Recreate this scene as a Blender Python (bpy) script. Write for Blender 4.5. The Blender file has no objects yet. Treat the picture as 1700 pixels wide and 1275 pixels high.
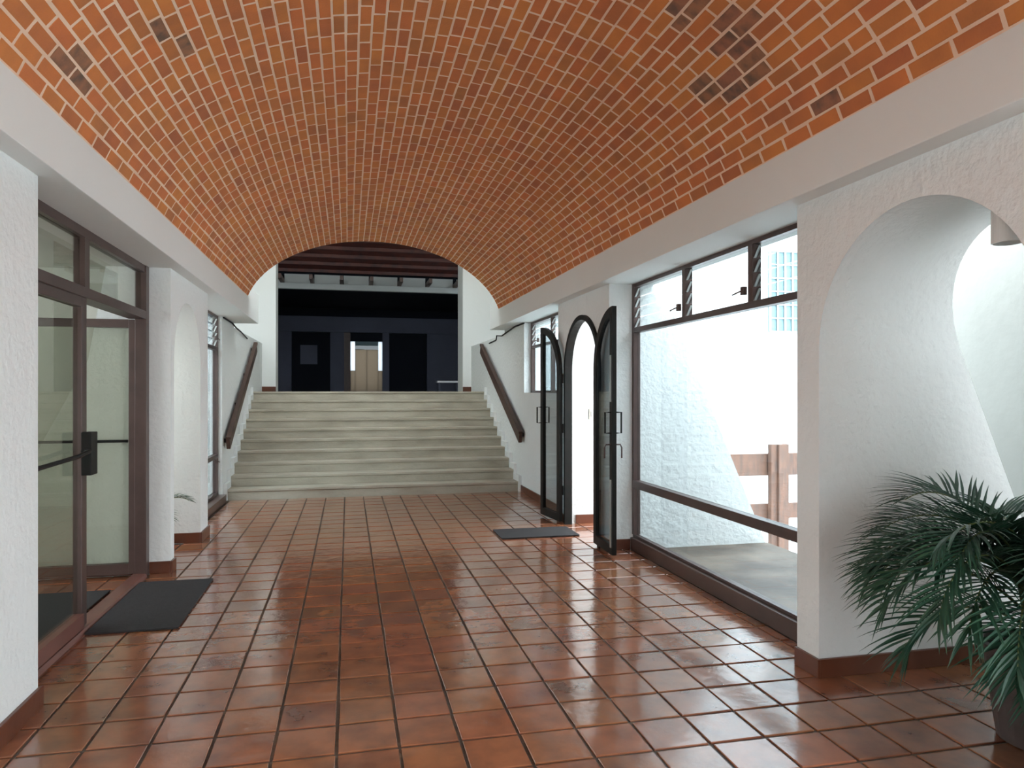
import bpy, bmesh, math, random
from math import sin, cos, pi, sqrt, radians
from mathutils import Vector, Matrix
random.seed(7)
S = bpy.context.scene
C = S.collection

# ---------------------------------------------------------------- camera
F_PX, VPX, HOR, EYE = 1190.0, 578.0, 650.0, 1.6
YAW = math.atan((850 - VPX) / F_PX)
cd = bpy.data.cameras.new('camera'); cam = bpy.data.objects.new('camera', cd); C.objects.link(cam)
cam.location = (0, 0, EYE); cam.rotation_euler = (pi / 2, 0, -YAW)
cd.sensor_fit = 'HORIZONTAL'; cd.sensor_width = 36; cd.lens = 36 * F_PX / 1700
cd.shift_y = (HOR - 637.5) / 1700; cd.clip_start = 0.05; cd.clip_end = 200
S.camera = cam
# ---------------------------------------------------------------- world: overcast sky
w = bpy.data.worlds.new('overcast_sky'); S.world = w; w.use_nodes = True
nt = w.node_tree; nt.nodes.clear()
out = nt.nodes.new('ShaderNodeOutputWorld'); bg = nt.nodes.new('ShaderNodeBackground')
tc = nt.nodes.new('ShaderNodeTexCoord'); sp = nt.nodes.new('ShaderNodeSeparateXYZ')
mr = nt.nodes.new('ShaderNodeMapRange')
mr.inputs['From Min'].default_value = -0.1; mr.inputs['From Max'].default_value = 1
mr.inputs['To Min'].default_value = 0.8; mr.inputs['To Max'].default_value = 1.25
nt.links.new(tc.outputs['Generated'], sp.inputs[0]); nt.links.new(sp.outputs['Z'], mr.inputs['Value'])
ms = nt.nodes.new('ShaderNodeMath'); ms.operation = 'MULTIPLY'; ms.inputs[1].default_value = 4.6
nt.links.new(mr.outputs[0], ms.inputs[0]); nt.links.new(ms.outputs[0], bg.inputs['Strength'])
bg.inputs['Color'].default_value = (0.88, 0.95, 1.0, 1)
nt.links.new(bg.outputs[0], out.inputs[0])
S.view_settings.view_transform = 'Standard'; S.view_settings.look = 'None'
S.view_settings.gamma = 1; S.view_settings.use_curve_mapping = False
S.view_settings.exposure = 1.2

# ---------------------------------------------------------------- materials
def mat(name, col, rough=0.6, var=0.0, vscale=4.0, bump=0.0, bscale=30.0, metallic=0.0, spec=0.5,
        dark=None, island=0.0, coat=0.0, bdetail=4, stretch=None, bdist=0.01):
    m = bpy.data.materials.new(name); m.use_nodes = True
    n = m.node_tree.nodes; l = m.node_tree.links; b = n['Principled BSDF']
    b.inputs['Roughness'].default_value = rough; b.inputs['Metallic'].default_value = metallic
    b.inputs['Specular IOR Level'].default_value = spec; b.inputs['Coat Weight'].default_value = coat
    b.inputs['Coat Roughness'].default_value = 0.12
    b.inputs['Base Color'].default_value = (*col, 1)
    geo = n.new('ShaderNodeNewGeometry')
    pos = geo.outputs['Position']
    if stretch:
        mp = n.new('ShaderNodeMapping'); mp.inputs['Scale'].default_value = stretch
        l.new(pos, mp.inputs['Vector']); pos = mp.outputs[0]
    if var > 0 or island > 0:
        dk = dark or tuple(c * 0.45 for c in col)
        mix = n.new('ShaderNodeMix'); mix.data_type = 'RGBA'
        mix.inputs['A'].default_value = (*col, 1); mix.inputs['B'].default_value = (*dk, 1)
        nz = n.new('ShaderNodeTexNoise'); nz.inputs['Scale'].default_value = vscale; nz.inputs['Detail'].default_value = 5
        l.new(pos, nz.inputs['Vector'])
        r = n.new('ShaderNodeMapRange'); r.inputs['From Min'].default_value = 0.38; r.inputs['From Max'].default_value = 0.68
        r.inputs['To Max'].default_value = var
        l.new(nz.outputs['Fac'], r.inputs['Value'])
        fac = r.outputs[0]
        if island > 0:
            oi = n.new('ShaderNodeObjectInfo')
            a = n.new('ShaderNodeMath'); a.operation = 'ADD'; l.new(geo.outputs['Random Per Island'], a.inputs[0]); l.new(oi.outputs['Random'], a.inputs[1])
            f = n.new('ShaderNodeMath'); f.operation = 'FRACT'; l.new(a.outputs[0], f.inputs[0])
            p = n.new('ShaderNodeMath'); p.operation = 'POWER'; p.inputs[1].default_value = 2.2; l.new(f.outputs[0], p.inputs[0])
            q = n.new('ShaderNodeMath'); q.operation = 'MULTIPLY_ADD'; q.inputs[1].default_value = island; l.new(p.outputs[0], q.inputs[0]); l.new(fac, q.inputs[2])
            q.use_clamp = True; fac = q.outputs[0]
            # hue jitter
            f2 = n.new('ShaderNodeMath'); f2.operation = 'MULTIPLY'; f2.inputs[1].default_value = 7.31; l.new(f.outputs[0], f2.inputs[0])
            f3 = n.new('ShaderNodeMath'); f3.operation = 'FRACT'; l.new(f2.outputs[0], f3.inputs[0])
            hr = n.new('ShaderNodeMapRange'); hr.inputs['To Min'].default_value = 0.494; hr.inputs['To Max'].default_value = 0.507; l.new(f3.outputs[0], hr.inputs['Value'])
            hs = n.new('ShaderNodeHueSaturation'); l.new(hr.outputs[0], hs.inputs['Hue']); l.new(mix.outputs['Result'], hs.inputs['Color'])
            l.new(hs.outputs[0], b.inputs['Base Color'])
        else:
            l.new(mix.outputs['Result'], b.inputs['Base Color'])
        l.new(fac, mix.inputs['Factor'])
    if bump > 0:
        nb = n.new('ShaderNodeTexNoise'); nb.inputs['Scale'].default_value = bscale; nb.inputs['Detail'].default_value = bdetail
        l.new(pos, nb.inputs['Vector'])
        bp = n.new('ShaderNodeBump'); bp.inputs['Strength'].default_value = bump; bp.inputs['Distance'].default_value = bdist
        l.new(nb.outputs['Fac'], bp.inputs['Height']); l.new(bp.outputs[0], b.inputs['Normal'])
    return m

def thin_ior(n, l, f, ior):       # same reflectance on both faces of a thin pane
    g2 = n.new('ShaderNodeNewGeometry'); r = n.new('ShaderNodeMapRange')
    r.inputs['To Min'].default_value = ior; r.inputs['To Max'].default_value = 1 / ior
    l.new(g2.outputs['Backfacing'], r.inputs['Value']); l.new(r.outputs[0], f.inputs['IOR'])
def glass(name, tint=(1, 1, 1), ior=1.45, rough=0.0):
    m = bpy.data.materials.new(name); m.use_nodes = True
    n = m.node_tree.nodes; l = m.node_tree.links; n.clear()
    o = n.new('ShaderNodeOutputMaterial'); mx = n.new('ShaderNodeMixShader'); t = n.new('ShaderNodeBsdfTransparent')
    g = n.new('ShaderNodeBsdfGlossy'); f = n.new('ShaderNodeFresnel'); thin_ior(n, l, f, ior)
    t.inputs['Color'].default_value = (*tint, 1); g.inputs['Roughness'].default_value = rough
    l.new(f.outputs[0], mx.inputs[0]); l.new(t.outputs[0], mx.inputs[1]); l.new(g.outputs[0], mx.inputs[2]); l.new(mx.outputs[0], o.inputs[0])
    return m

def frosted(name, col):
    m = bpy.data.materials.new(name); m.use_nodes = True
    n = m.node_tree.nodes; l = m.node_tree.links; n.clear()
    o = n.new('ShaderNodeOutputMaterial'); mx = n.new('ShaderNodeMixShader'); t = n.new('ShaderNodeBsdfTranslucent')
    g = n.new('ShaderNodeBsdfGlossy'); f = n.new('ShaderNodeFresnel'); thin_ior(n, l, f, 1.3)
    t.inputs['Color'].default_value = (*col, 1); g.inputs['Roughness'].default_value = 0.25
    l.new(f.outputs[0], mx.inputs[0]); l.new(t.outputs[0], mx.inputs[1]); l.new(g.outputs[0], mx.inputs[2]); l.new(mx.outputs[0], o.inputs[0])
    return m

M = {}
M['plaster'] = mat('white_stucco', (0.775, 0.80, 0.785), 0.75, var=0.10, vscale=1.2, dark=(0.65, 0.67, 0.65), bump=0.65, bscale=22, bdetail=3, bdist=0.017)
M['smooth'] = mat('white_painted_concrete', (0.77, 0.79, 0.765), 0.7, var=0.12, vscale=0.9, dark=(0.66, 0.67, 0.63), bump=0.15, bscale=10)
M['cream'] = mat('cream_wall_paint', (0.54, 0.535, 0.475), 0.8, var=0.15, vscale=1.5, dark=(0.45, 0.45, 0.39), bump=0.3, bscale=12)
M['outwall'] = mat('exterior_white_render', (0.78, 0.79, 0.79), 0.8, var=0.12, vscale=1.5, dark=(0.6, 0.62, 0.62), bump=0.35, bscale=10, bdist=0.02)
M['mortar'] = mat('pink_lime_mortar', (0.86, 0.66, 0.50), 0.9, var=0.45, vscale=2.5, dark=(0.66, 0.40, 0.26), bump=0.3, bscale=60)
M['brick'] = mat('orange_clay_brick', (0.66, 0.215, 0.055), 0.75, var=0.30, vscale=5, dark=(0.30, 0.105, 0.05), island=0.42, bump=0.4, bscale=70, bdist=0.006)
M['sootbrick'] = mat('soot_stained_brick', (0.40, 0.165, 0.085), 0.85, var=0.8, vscale=11, dark=(0.13, 0.09, 0.065), island=0.4, bump=0.5, bscale=60, bdist=0.008)
M['grout'] = mat('dark_tile_grout', (0.055, 0.04, 0.03), 0.55, var=0.5, vscale=2, dark=(0.25, 0.2, 0.15), bump=0.4, bscale=50)
M['tile'] = mat('glazed_terracotta_tile', (0.35, 0.135, 0.066), 0.14, var=0.65, vscale=5, dark=(0.15, 0.062, 0.04), island=0.35, bump=0.35, bscale=8, bdist=0.012, spec=0.75, coat=0.5)
M['skirt'] = mat('brown_glazed_skirting', (0.13, 0.040, 0.019), 0.28, var=0.5, vscale=5, dark=(0.07, 0.024, 0.016), bump=0.1, bscale=20)
M['concrete'] = mat('worn_concrete_step', (0.46, 0.43, 0.345), 0.6, var=0.6, vscale=3.0, dark=(0.27, 0.24, 0.185), bump=0.3, bscale=40, stretch=(0.6, 1.6, 1.6))
M['bronze'] = mat('dark_brown_metal', (0.085, 0.052, 0.045), 0.35, var=0.4, vscale=6, dark=(0.045, 0.028, 0.025), metallic=0.2)
M['sill'] = mat('reddish_brown_sill', (0.17, 0.07, 0.055), 0.35, var=0.5, vscale=4, dark=(0.07, 0.035, 0.03))
M['black'] = mat('black_painted_steel', (0.008, 0.009, 0.008), 0.5, var=0.5, vscale=9, dark=(0.018, 0.013, 0.012), spec=0.2)
M['chrome'] = mat('dull_steel', (0.5, 0.5, 0.48), 0.35, metallic=0.9)
M['wood'] = mat('dark_stained_wood', (0.07, 0.034, 0.024), 0.45, var=0.6, vscale=6, dark=(0.04, 0.02, 0.015), stretch=(4, 0.6, 4))
M['oldwood'] = mat('weathered_brown_timber', (0.21, 0.11, 0.075), 0.7, var=0.7, vscale=7, dark=(0.10, 0.07, 0.06), stretch=(3, 3, 0.7))
M['redwood'] = mat('reddish_roof_timber', (0.085, 0.022, 0.015), 0.6, var=0.7, vscale=5, dark=(0.02, 0.012, 0.014))
M['gloom'] = mat('blue_grey_gloom', (0.10, 0.11, 0.155), 0.7, var=0.3, vscale=1)  # darkness of the unlit upper room put into its colour
M['gloomdark'] = mat('near_black_gloom', (0.012, 0.015, 0.022), 0.8, spec=0.1)  # deepest shade of the upper room, set as a near-black colour
M['roombeam'] = mat('grey_painted_beam', (0.30, 0.32, 0.31), 0.8)
M['curb'] = mat('dark_brown_curb', (0.085, 0.05, 0.04), 0.35, var=0.4, vscale=5)
M['mat'] = mat('charcoal_coir', (0.028, 0.028, 0.03), 0.95, var=0.4, vscale=40, bump=0.8, bscale=220, bdist=0.01)
M['pavement'] = mat('pale_concrete_paving', (0.80, 0.80, 0.79), 0.85, var=0.1, vscale=2, bump=0.2, bscale=20)
M['pane'] = glass('clear_window_glass', (0.76, 0.80, 0.815))
M['green'] = glass('green_tinted_glass', (0.84, 0.85, 0.81))
M['frost'] = frosted('frosted_daylit_glass', (0.16, 0.14, 0.115))
M['milk'] = frosted('white_frosted_glass', (0.42, 0.44, 0.46))
M['lamp'] = mat('white_enamel', (0.72, 0.74, 0.72), 0.35)
M['lampin'] = mat('dark_reflector', (0.06, 0.06, 0.06), 0.3, metallic=0.6)
M['leaf'] = mat('palm_leaf_green', (0.024, 0.082, 0.043), 0.42, var=0.5, vscale=9, dark=(0.018, 0.06, 0.05), spec=0.5)
M['stalk'] = mat('palm_stalk_olive', (0.11, 0.14, 0.04), 0.5)
M['pot'] = mat('grey_brown_clay_pot', (0.10, 0.075, 0.07), 0.6, var=0.5, vscale=8)
M['soil'] = mat('dark_soil', (0.03, 0.02, 0.015), 0.95, bump=0.8, bscale=60)
M['switch'] = mat('ivory_plastic', (0.62, 0.60, 0.52), 0.4)
M['facade'] = mat('grey_white_facade_render', (0.62, 0.645, 0.65), 0.85, var=0.1, vscale=1)
M['shaded_render'] = mat('pale_render_shade_in_colour', (0.25, 0.265, 0.25), 0.85, var=0.15, vscale=1.5, bump=0.3, bscale=10)  # shade on a pale wall, put into a darker base colour
M['fan'] = glass('dark_teal_fanlight_glass', (0.03, 0.05, 0.055))
M['farglass'] = mat('pale_blue_window_glass', (0.20, 0.32, 0.36), 0.5)

# ---------------------------------------------------------------- mesh helpers
class MB:
    def __init__(self): self.v = []; self.f = []
    def box(self, x0, x1, y0, y1, z0, z1):
        if x0 > x1: x0, x1 = x1, x0
        if y0 > y1: y0, y1 = y1, y0
        if z0 > z1: z0, z1 = z1, z0
        return self.hexa([(x0, y0, z0), (x1, y0, z0), (x1, y1, z0), (x0, y1, z0), (x0, y0, z1), (x1, y0, z1), (x1, y1, z1), (x0, y1, z1)])
    def hexa(self, p):
        b = len(self.v); self.v += [tuple(q) for q in p]
        for f in ((0, 3, 2, 1), (4, 5, 6, 7), (0, 1, 5, 4), (1, 2, 6, 5), (2, 3, 7, 6), (3, 0, 4, 7)):
            self.f.append(tuple(b + i for i in f))
        return self
    def prism(self, pts, axis, a, b_):          # closed polygon (2D) extruded along axis
        n = len(pts); base = len(self.v)
        for t in (a, b_):
            for (p, q) in pts:
                self.v.append({'x': (t, p, q), 'y': (p, t, q), 'z': (p, q, t)}[axis])
        self.f.append(tuple(base + i for i in range(n))); self.f.append(tuple(base + n + i for i in reversed(range(n))))
        for i in range(n):
            j = (i + 1) % n; self.f.append((base + i, base + n + i, base + n + j, base + j))
        return self
    def tube(self, path, r, n=8, cap=True):
        path = [Vector(p) for p in path]; base = len(self.v); k = len(path)
        up = Vector((0, 0, 1))
        for i, p in enumerate(path):
            t = (path[min(i + 1, k - 1)] - path[max(i - 1, 0)]).normalized()
            u = up if abs(t.dot(up)) < 0.95 else Vector((1, 0, 0))
            a = t.cross(u).normalized(); b = t.cross(a).normalized()
            rr = r[i] if isinstance(r, (list, tuple)) else r
            for j in range(n):
                th = 2 * pi * j / n; self.v.append(tuple(p + a * cos(th) * rr + b * sin(th) * rr))
        for i in range(k - 1):
            for j in range(n):
                j2 = (j + 1) % n
                self.f.append((base + i * n + j, base + i * n + j2, base + (i + 1) * n + j2, base + (i + 1) * n + j))
        if cap:
            self.f.append(tuple(base + j for j in reversed(range(n)))); self.f.append(tuple(base + (k - 1) * n + j for j in range(n)))
        return self
    def lathe(self, cx, cy, prof, n=32):
        base = len(self.v)
        for (r, z) in prof:
            for j in range(n):
                t = 2 * pi * j / n; self.v.append((cx + r * cos(t), cy + r * sin(t), z))
        for i in range(len(prof) - 1):
            for j in range(n):
                j2 = (j + 1) % n; self.f.append((base + i * n + j, base + i * n + j2, base + (i + 1) * n + j2, base + (i + 1) * n + j))
        return self
    def build(self, name, m, parent=None, bevel=0.0, smooth=False, fix=True):
        me = bpy.data.meshes.new(name); me.from_pydata(self.v, [], self.f); me.materials.append(m)
        if fix or bevel:
            bm = bmesh.new(); bm.from_mesh(me)
            if bevel:
                bmesh.ops.bevel(bm, geom=list(bm.edges), offset=bevel, segments=2, affect='EDGES', profile=0.6)
            bmesh.ops.recalc_face_normals(bm, faces=bm.faces); bm.to_mesh(me); bm.free()
        if smooth:
            for p in me.polygons: p.use_smooth = True
        o = bpy.data.objects.new(name, me); C.objects.link(o)
        if parent:
            o.parent = parent
            o.matrix_parent_inverse = Matrix.Translation(-Vector(parent.location)) if parent.type == 'EMPTY' else Matrix()
        return o

def tag(o, label=None, cat=None, group=None, kind=None):
    if label: o['label'] = label
    if cat: o['category'] = cat
    if group: o['group'] = group
    if kind: o['kind'] = kind
    return o
def empty(name, loc, label=None, cat=None, kind=None, group=None):
    o = bpy.data.objects.new(name, None); o.location = loc; C.objects.link(o); o.empty_display_size = 0.1
    return tag(o, label, cat, group, kind)
def box(name, m, x0, x1, y0, y1, z0, z1, parent=None, bevel=0.0):
    return MB().box(x0, x1, y0, y1, z0, z1).build(name, m, parent, bevel)
def struct(o, label=None, cat=None): return tag(o, label, cat, kind='structure')

# ---------------------------------------------------------------- key dimensions
XR, XL = 2.57, -1.53              # inner faces of the pier walls
BR, BL = 2.445, -1.408            # inner faces of the concrete beams
ZS = 2.69                         # soffit
ZV = 2.974                        # vault springing
XC = (BR + BL) / 2; HW = (BR - BL) / 2; RISE = 0.946
EA = HW * 1.03; _c0 = sqrt(1 - (HW / EA) ** 2); EB = RISE / (1 - _c0); EZ = ZV - _c0 * EB     # part-elliptical vault
_PH = math.asin(HW / EA); _tab = [0.0]; _N = 400
for _i in range(_N):
    _a, _b = -_PH + 2 * _PH * _i / _N, -_PH + 2 * _PH * (_i + 1) / _N
    _tab.append(_tab[-1] + math.hypot(EA * (sin(_b) - sin(_a)), EB * (cos(_b) - cos(_a))))
ARC = _tab[-1]
def vault(sf, off=0.0):        # sf in 0..1 along the arc -> x, z, angle of the outward normal; off = distance outwards
    t = sf * ARC; lo = 0; hi = _N
    while hi - lo > 1:
        m_ = (lo + hi) // 2
        if _tab[m_] <= t: lo = m_
        else: hi = m_
    ph = -_PH + 2 * _PH * (lo + (t - _tab[lo]) / (_tab[hi] - _tab[lo])) / _N
    x, z = EA * sin(ph), EB * cos(ph); nx, nz = x / EA ** 2, z / EB ** 2; k = math.hypot(nx, nz)
    return XC + x + off * nx / k, EZ + z + off * nz / k, math.atan2(nx, nz)
YN = -2.3                         # open near end behind the viewer
YST = 11.2                        # foot of the stairs
YB = 16.0                         # wall at the head of the stairs
outR = lambda z: 4.33 - 0.44 * z
outL = lambda z: -(2.05 + 0.5 * max(0.0, 2.15 - z))
def yend(x): return 10.90 + (x - BL) / (BR - BL) * 0.80

# ---------------------------------------------------------------- arched wall blocks
def arch_block(xin, xout, y0, y1, yc, r, zc, m, ztop=ZS, n=36):
    mb = MB(); pts = [(yc - r * cos(pi * i / n), zc + r * sin(pi * i / n)) for i in range(n + 1)]
    def quad(poly):      # poly in (y,z), extruded from xin to xout(z)
        k = len(poly); b = len(mb.v)
        for (y, z) in poly: mb.v.append((xin, y, z))
        for (y, z) in poly: mb.v.append((xout(z), y, z))
        return b, k
    zs = [-0.02, 0.9, zc] if xout is outR else [-0.02, 0.9, zc, 2.15]
    # assemble a watertight inverted U from surface strips
    V = {}
    def vt(p):
        key = tuple(round(c, 5) for c in p)
        if key not in V: V[key] = len(mb.v); mb.v.append(p)
        return V[key]
    def face(ps):
        ids = [vt(p) for p in ps]
        if len(set(ids)) > 2: mb.f.append(tuple(ids))
    lv = [-0.02, 0.6, 1.2, zc]
    cols = []
    for xf in (lambda z: xin, xout):
        for a, b in zip(lv[:-1], lv[1:]):
            face([(xf(a), y0, a), (xf(a), yc - r, a), (xf(b), yc - r, b), (xf(b), y0, b)])
            face([(xf(a), yc + r, a), (xf(a), y1, a), (xf(b), y1, b), (xf(b), yc + r, b)])
        # above springing: side strips then columns over the arch, split at 2.15 via vertex heights
        for i in range(n):
            (ya, za), (yb, zb) = pts[i], pts[i + 1]
            ym = 0.5 * (max(za, zb) + ztop)
            face([(xf(za), ya, za), (xf(zb), yb, zb), (xf(ztop), yb, ztop), (xf(ztop), ya, ztop)])
        face([(xf(zc), y0, zc), (xf(zc), yc - r, zc), (xf(ztop), yc - r, ztop), (xf(ztop), y0, ztop)])
        face([(xf(zc), yc + r, zc), (xf(zc), y1, zc), (xf(ztop), y1, ztop), (xf(ztop), yc + r, ztop)])
    for y in (y0, yc - r, yc + r, y1):
        L = lv + ([ztop] if y in (y0, y1) else [])
        for a, b in zip(L[:-1], L[1:]):
            face([(xin, y, a), (xout(a), y, a), (xout(b), y, b), (xin, y, b)])
    for i in range(n):
        (ya, za), (yb, zb) = pts[i], pts[i + 1]
        face([(xin, ya, za), (xout(za), ya, za), (xout(zb), yb, zb), (xin, yb, zb)])
    ys = [y0] + [p[0] for p in pts] + [y1]
    for a, b in zip(ys[:-1], ys[1:]):
        face([(xin, a, ztop), (xout(ztop), a, ztop), (xout(ztop), b, ztop), (xin, b, ztop)])
    for a, b in ((y0, yc - r), (yc + r, y1)):
        face([(xin, a, -0.02), (xout(-0.02), a, -0.02), (xout(-0.02), b, -0.02), (xin, b, -0.02)])
    return mb

A_R0 = (2.0, 3.73, 2.86, 0.67, 1.83)
A_R1 = (6.84, 8.64, 7.69, 0.62, 1.84)
A_L0 = (1.9, 4.07, 2.86, 0.67, 1.83)
A_L1 = (6.85, 8.57, 7.57, 0.59, 1.87)
struct(arch_block(XR, outR, *A_R0, M['plaster']).build('wall_right', M['plaster']), 'white stucco wall pierced by the wide round arch behind the palm', 'wall')
struct(arch_block(XR, outR, *A_R1, M['plaster']).build('wall_right', M['plaster']), 'white stucco pier holding the dark framed arched doorway', 'wall')
struct(arch_block(XL, outL, *A_L0, M['plaster']).build('wall_left', M['plaster']), 'bright white stucco wall at the left edge, before the glazed door', 'wall')
struct(arch_block(XL, outL, *A_L1, M['plaster']).build('wall_left', M['plaster']), 'white stucco pier with a narrow arched opening, left side', 'wall')
# far right low wall under the high window, stair side walls with ledges
SR, SL = 2.71, -1.78
struct(box('wall_right', M['plaster'], SR, SR + 0.3, 8.64, 11.0, -0.02, 1.58), 'white wall below the small high window by the stairs', 'wall')
struct(box('wall_right', M['plaster'], SR, 3.6, 11.0, YB, -0.02, 2.62), 'white side wall carrying the right stair handrail', 'wall')
struct(box('wall_left', M['plaster'], -2.6, SL, 11.05, YB, -0.02, 2.62), 'white side wall carrying the left stair handrail', 'wall')
struct(box('wall_right', M['smooth'], 3.6, 3.8, 10.9, YB + 0.6, -0.02, 5.6), 'outer white wall of the stairwell, right', 'wall')
struct(box('wall_left', M['smooth'], -2.8, -2.6, 10.9, YB + 0.6, -0.02, 5.6), 'outer white wall of the stairwell, left', 'wall')
# behind the viewer; front walls and left wall added to cut daylight
struct(box('wall_right', M['plaster'], XR, XR + 0.25, YN, -2.0, -0.02, ZS), 'white wall behind the viewpoint, right', 'wall')
struct(box('wall_left', M['plaster'], XL - 0.25, XL, YN, 1.9, -0.02, ZS), 'unseen white wall behind the viewpoint, filled in to dim the right side', 'wall')
struct(box('wall_front', M['plaster'], XL - 0.25, -0.3, YN - 0.2, YN, -0.02, 4.1), 'unseen white wall added to cut light from behind, left of the gap', 'wall')
struct(box('wall_front', M['plaster'], 1.35, XR + 0.5, YN - 0.2, YN, -0.02, 4.1), 'unseen white wall added to cut light from behind, right of the gap', 'wall')
struct(box('wall_front', M['plaster'], -0.3, 1.35, YN - 0.2, YN, 2.3, 4.1), 'unseen white wall added to cut light from behind, over the gap', 'wall')
# beams
struct(box('trim_1', M['smooth'], BR, 3.05, YN, 12.45, ZS, 3.15, bevel=0.006), 'long white concrete beam under the right edge of the vault', 'beam')
struct(box('trim_2', M['smooth'], -2.0, BL, YN, 12.15, ZS, 3.15, bevel=0.006), 'long white concrete beam under the left edge of the vault', 'beam')
# filler above stair side walls beneath beams
box0 = MB().box(SR, 3.05, 11.0, 12.45, 2.62, ZS).build('trim_3', M['smooth']); struct(box0, 'white packing course under the right beam end', 'trim')
box0 = MB().box(-2.0, SL, 11.05, 12.15, 2.62, ZS).build('trim_4', M['smooth']); struct(box0, 'white packing course under the left beam end', 'trim')

# ---------------------------------------------------------------- brick vault
def vault_shell():
    mb = MB(); n = 64
    rs = (0.0, 0.16)
    idx = []
    for i in range(n + 1):
        row = []
        for r in rs:
            x, z, _ = vault(i / n, r)
            for y in (YN, yend(vault(i / n)[0])):
                row.append(len(mb.v)); mb.v.append((x, y, z))
        idx.append(row)
    for i in range(n):
        p, q = idx[i], idx[i + 1]
        mb.f += [(p[0], p[1], q[1], q[0]), (p[2], q[2], q[3], p[3]), (p[0], q[0], q[2], p[2]), (p[1], p[3], q[3], q[1])]
    mb.f += [tuple(idx[0][k] for k in (0, 2, 3, 1)), tuple(idx[n][k] for k in (0, 1, 3, 2))]
    return mb
ceiling = struct(vault_shell().build('ceiling', M['mortar']), 'orange brick barrel vault with pale mortar joints', 'ceiling')

def unit_block(w, l, t, ch):       # top face (visible, at local -z) chamfered; w along x, l along y
    a, b = w / 2, l / 2
    v = [(-a, -b, t), (a, -b, t), (a, b, t), (-a, b, t), (-a, -b, ch), (a, -b, ch), (a, b, ch), (-a, b, ch),
         (-a + ch, -b + ch, 0), (a - ch, -b + ch, 0), (a - ch, b - ch, 0), (-a + ch, b - ch, 0)]
    f = [(0, 3, 7, 4), (1, 0, 4, 5), (2, 1, 5, 6), (3, 2, 6, 7), (4, 7, 11, 8), (5, 4, 8, 9), (6, 5, 9, 10), (7, 6, 10, 11), (8, 11, 10, 9)]
    return v, f
def proj(p):
    x, y, z = p; d = x * sin(YAW) + y * cos(YAW)
    if d < 0.1: return None
    return 850 + F_PX * (x * cos(YAW) - y * sin(YAW)) / d, HOR - F_PX * (z - EYE) / d, d

NROW = 55; BL_ = 0.232; JT = 0.0125; JY = 0.019
roww = ARC / NROW
bw = roww - JT
bricks = []
for i in range(NROW):
    a = (i + 0.5) / NROW
    xe = vault(a)[0]
    y = YN + (0.5 if i % 2 else 0.0) * BL_ + random.uniform(-0.03, 0.03)
    ye = yend(xe)
    while y < ye - 0.02:
        L = BL_ * random.choice([1, 1, 1, 1, 1.03, 0.97, 0.62 if random.random() < 0.25 else 1])
        y1 = min(y + L, ye)
        if ye - y1 < 0.07: y1 = ye
        if y1 - y > 0.03:
            bricks.append((a + random.uniform(-1, 1) * 0.0004, (y + y1) / 2, (y1 - y - JY) / BL_, bw * random.uniform(0.96, 1.02), random.uniform(-.004, .004), random.uniform(0.0012, 0.0035), random.uniform(-.012, .012)))
        y = y1
bv, bf = unit_block(1.0, BL_, 0.02, 0.0)
def brick_matrix(b):
    a, y, sl, wid, rz, pr, rx = b
    # local -z points to the vault axis
    x, z, a = vault(a, -pr)
    return Matrix.Translation((x, y, z)) @ Matrix.Rotation(a, 4, 'Y') @ Matrix.Rotation(rz, 4, 'Z') @ Matrix.Rotation(rx, 4, 'Y')
def brick_local(wid, sl, k=0):
    w2, l2, t, ch = wid / 2, BL_ * sl / 2, 0.02, 0.0025
    v, f = unit_block(wid, BL_ * sl, t, ch)
    return v, f
seen = []
for b in bricks:
    p = proj((vault(b[0])[0], b[1], vault(b[0])[1]))
    if p and -20 < p[0] < 1720 and -20 < p[1] < 600: seen.append((p[2], b))
seen.sort(key=lambda t: t[0]); near = set(id(t[1]) for t in seen[:300])
meshes = []
for k in range(8):
    v, f = brick_local(bw * (0.97 + 0.01 * (k % 4)), 1.0 - JY / BL_)
    v = [(x + random.uniform(-.0015, .0015), y + random.uniform(-.0025, .0025), z) for (x, y, z) in v]
    me = bpy.data.meshes.new('brick'); me.from_pydata(v, [], f); me.materials.append(M['brick']); meshes.append(me)
STAINS = [(1225, 60, 38), (1245, 100, 36), (1200, 150, 26), (1165, 160, 22), (120, 105, 24), (135, 148, 22), (265, 35, 22), (300, 65, 20), (640, 128, 26), (1140, 18, 26), (1380, 175, 24), (410, 300, 14), (560, 350, 12)]
dmeshes = []
for me0 in meshes:
    me = me0.copy(); me.materials.clear(); me.materials.append(M['sootbrick']); dmeshes.append(me)
def stained(b):
    p = proj((vault(b[0])[0], b[1], vault(b[0])[1]))
    return bool(p) and any((p[0] - u) ** 2 + (p[1] - v) ** 2 < q * q for u, v, q in STAINS)
sv, sf = [], []
for b in bricks:
    mt = brick_matrix(b)
    if id(b) in near:
        o = bpy.data.objects.new('brick', random.choice(dmeshes if stained(b) else meshes)); C.objects.link(o); o.parent = ceiling
        o.matrix_basis = mt @ Matrix.Diagonal((1, b[2] / (1.0 - JY / BL_), 1, 1))
    else:
        v, f = brick_local(b[3], b[2]); base = len(sv)
        sv += [tuple(mt @ Vector(q)) for q in v]; sf += [tuple(base + i for i in q) for q in f]
me = bpy.data.meshes.new('brickwork'); me.from_pydata(sv, [], sf); me.materials.append(M['brick'])
o = bpy.data.objects.new('brickwork', me); C.objects.link(o); o.parent = ceiling; o['kind'] = 'stuff'

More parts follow.
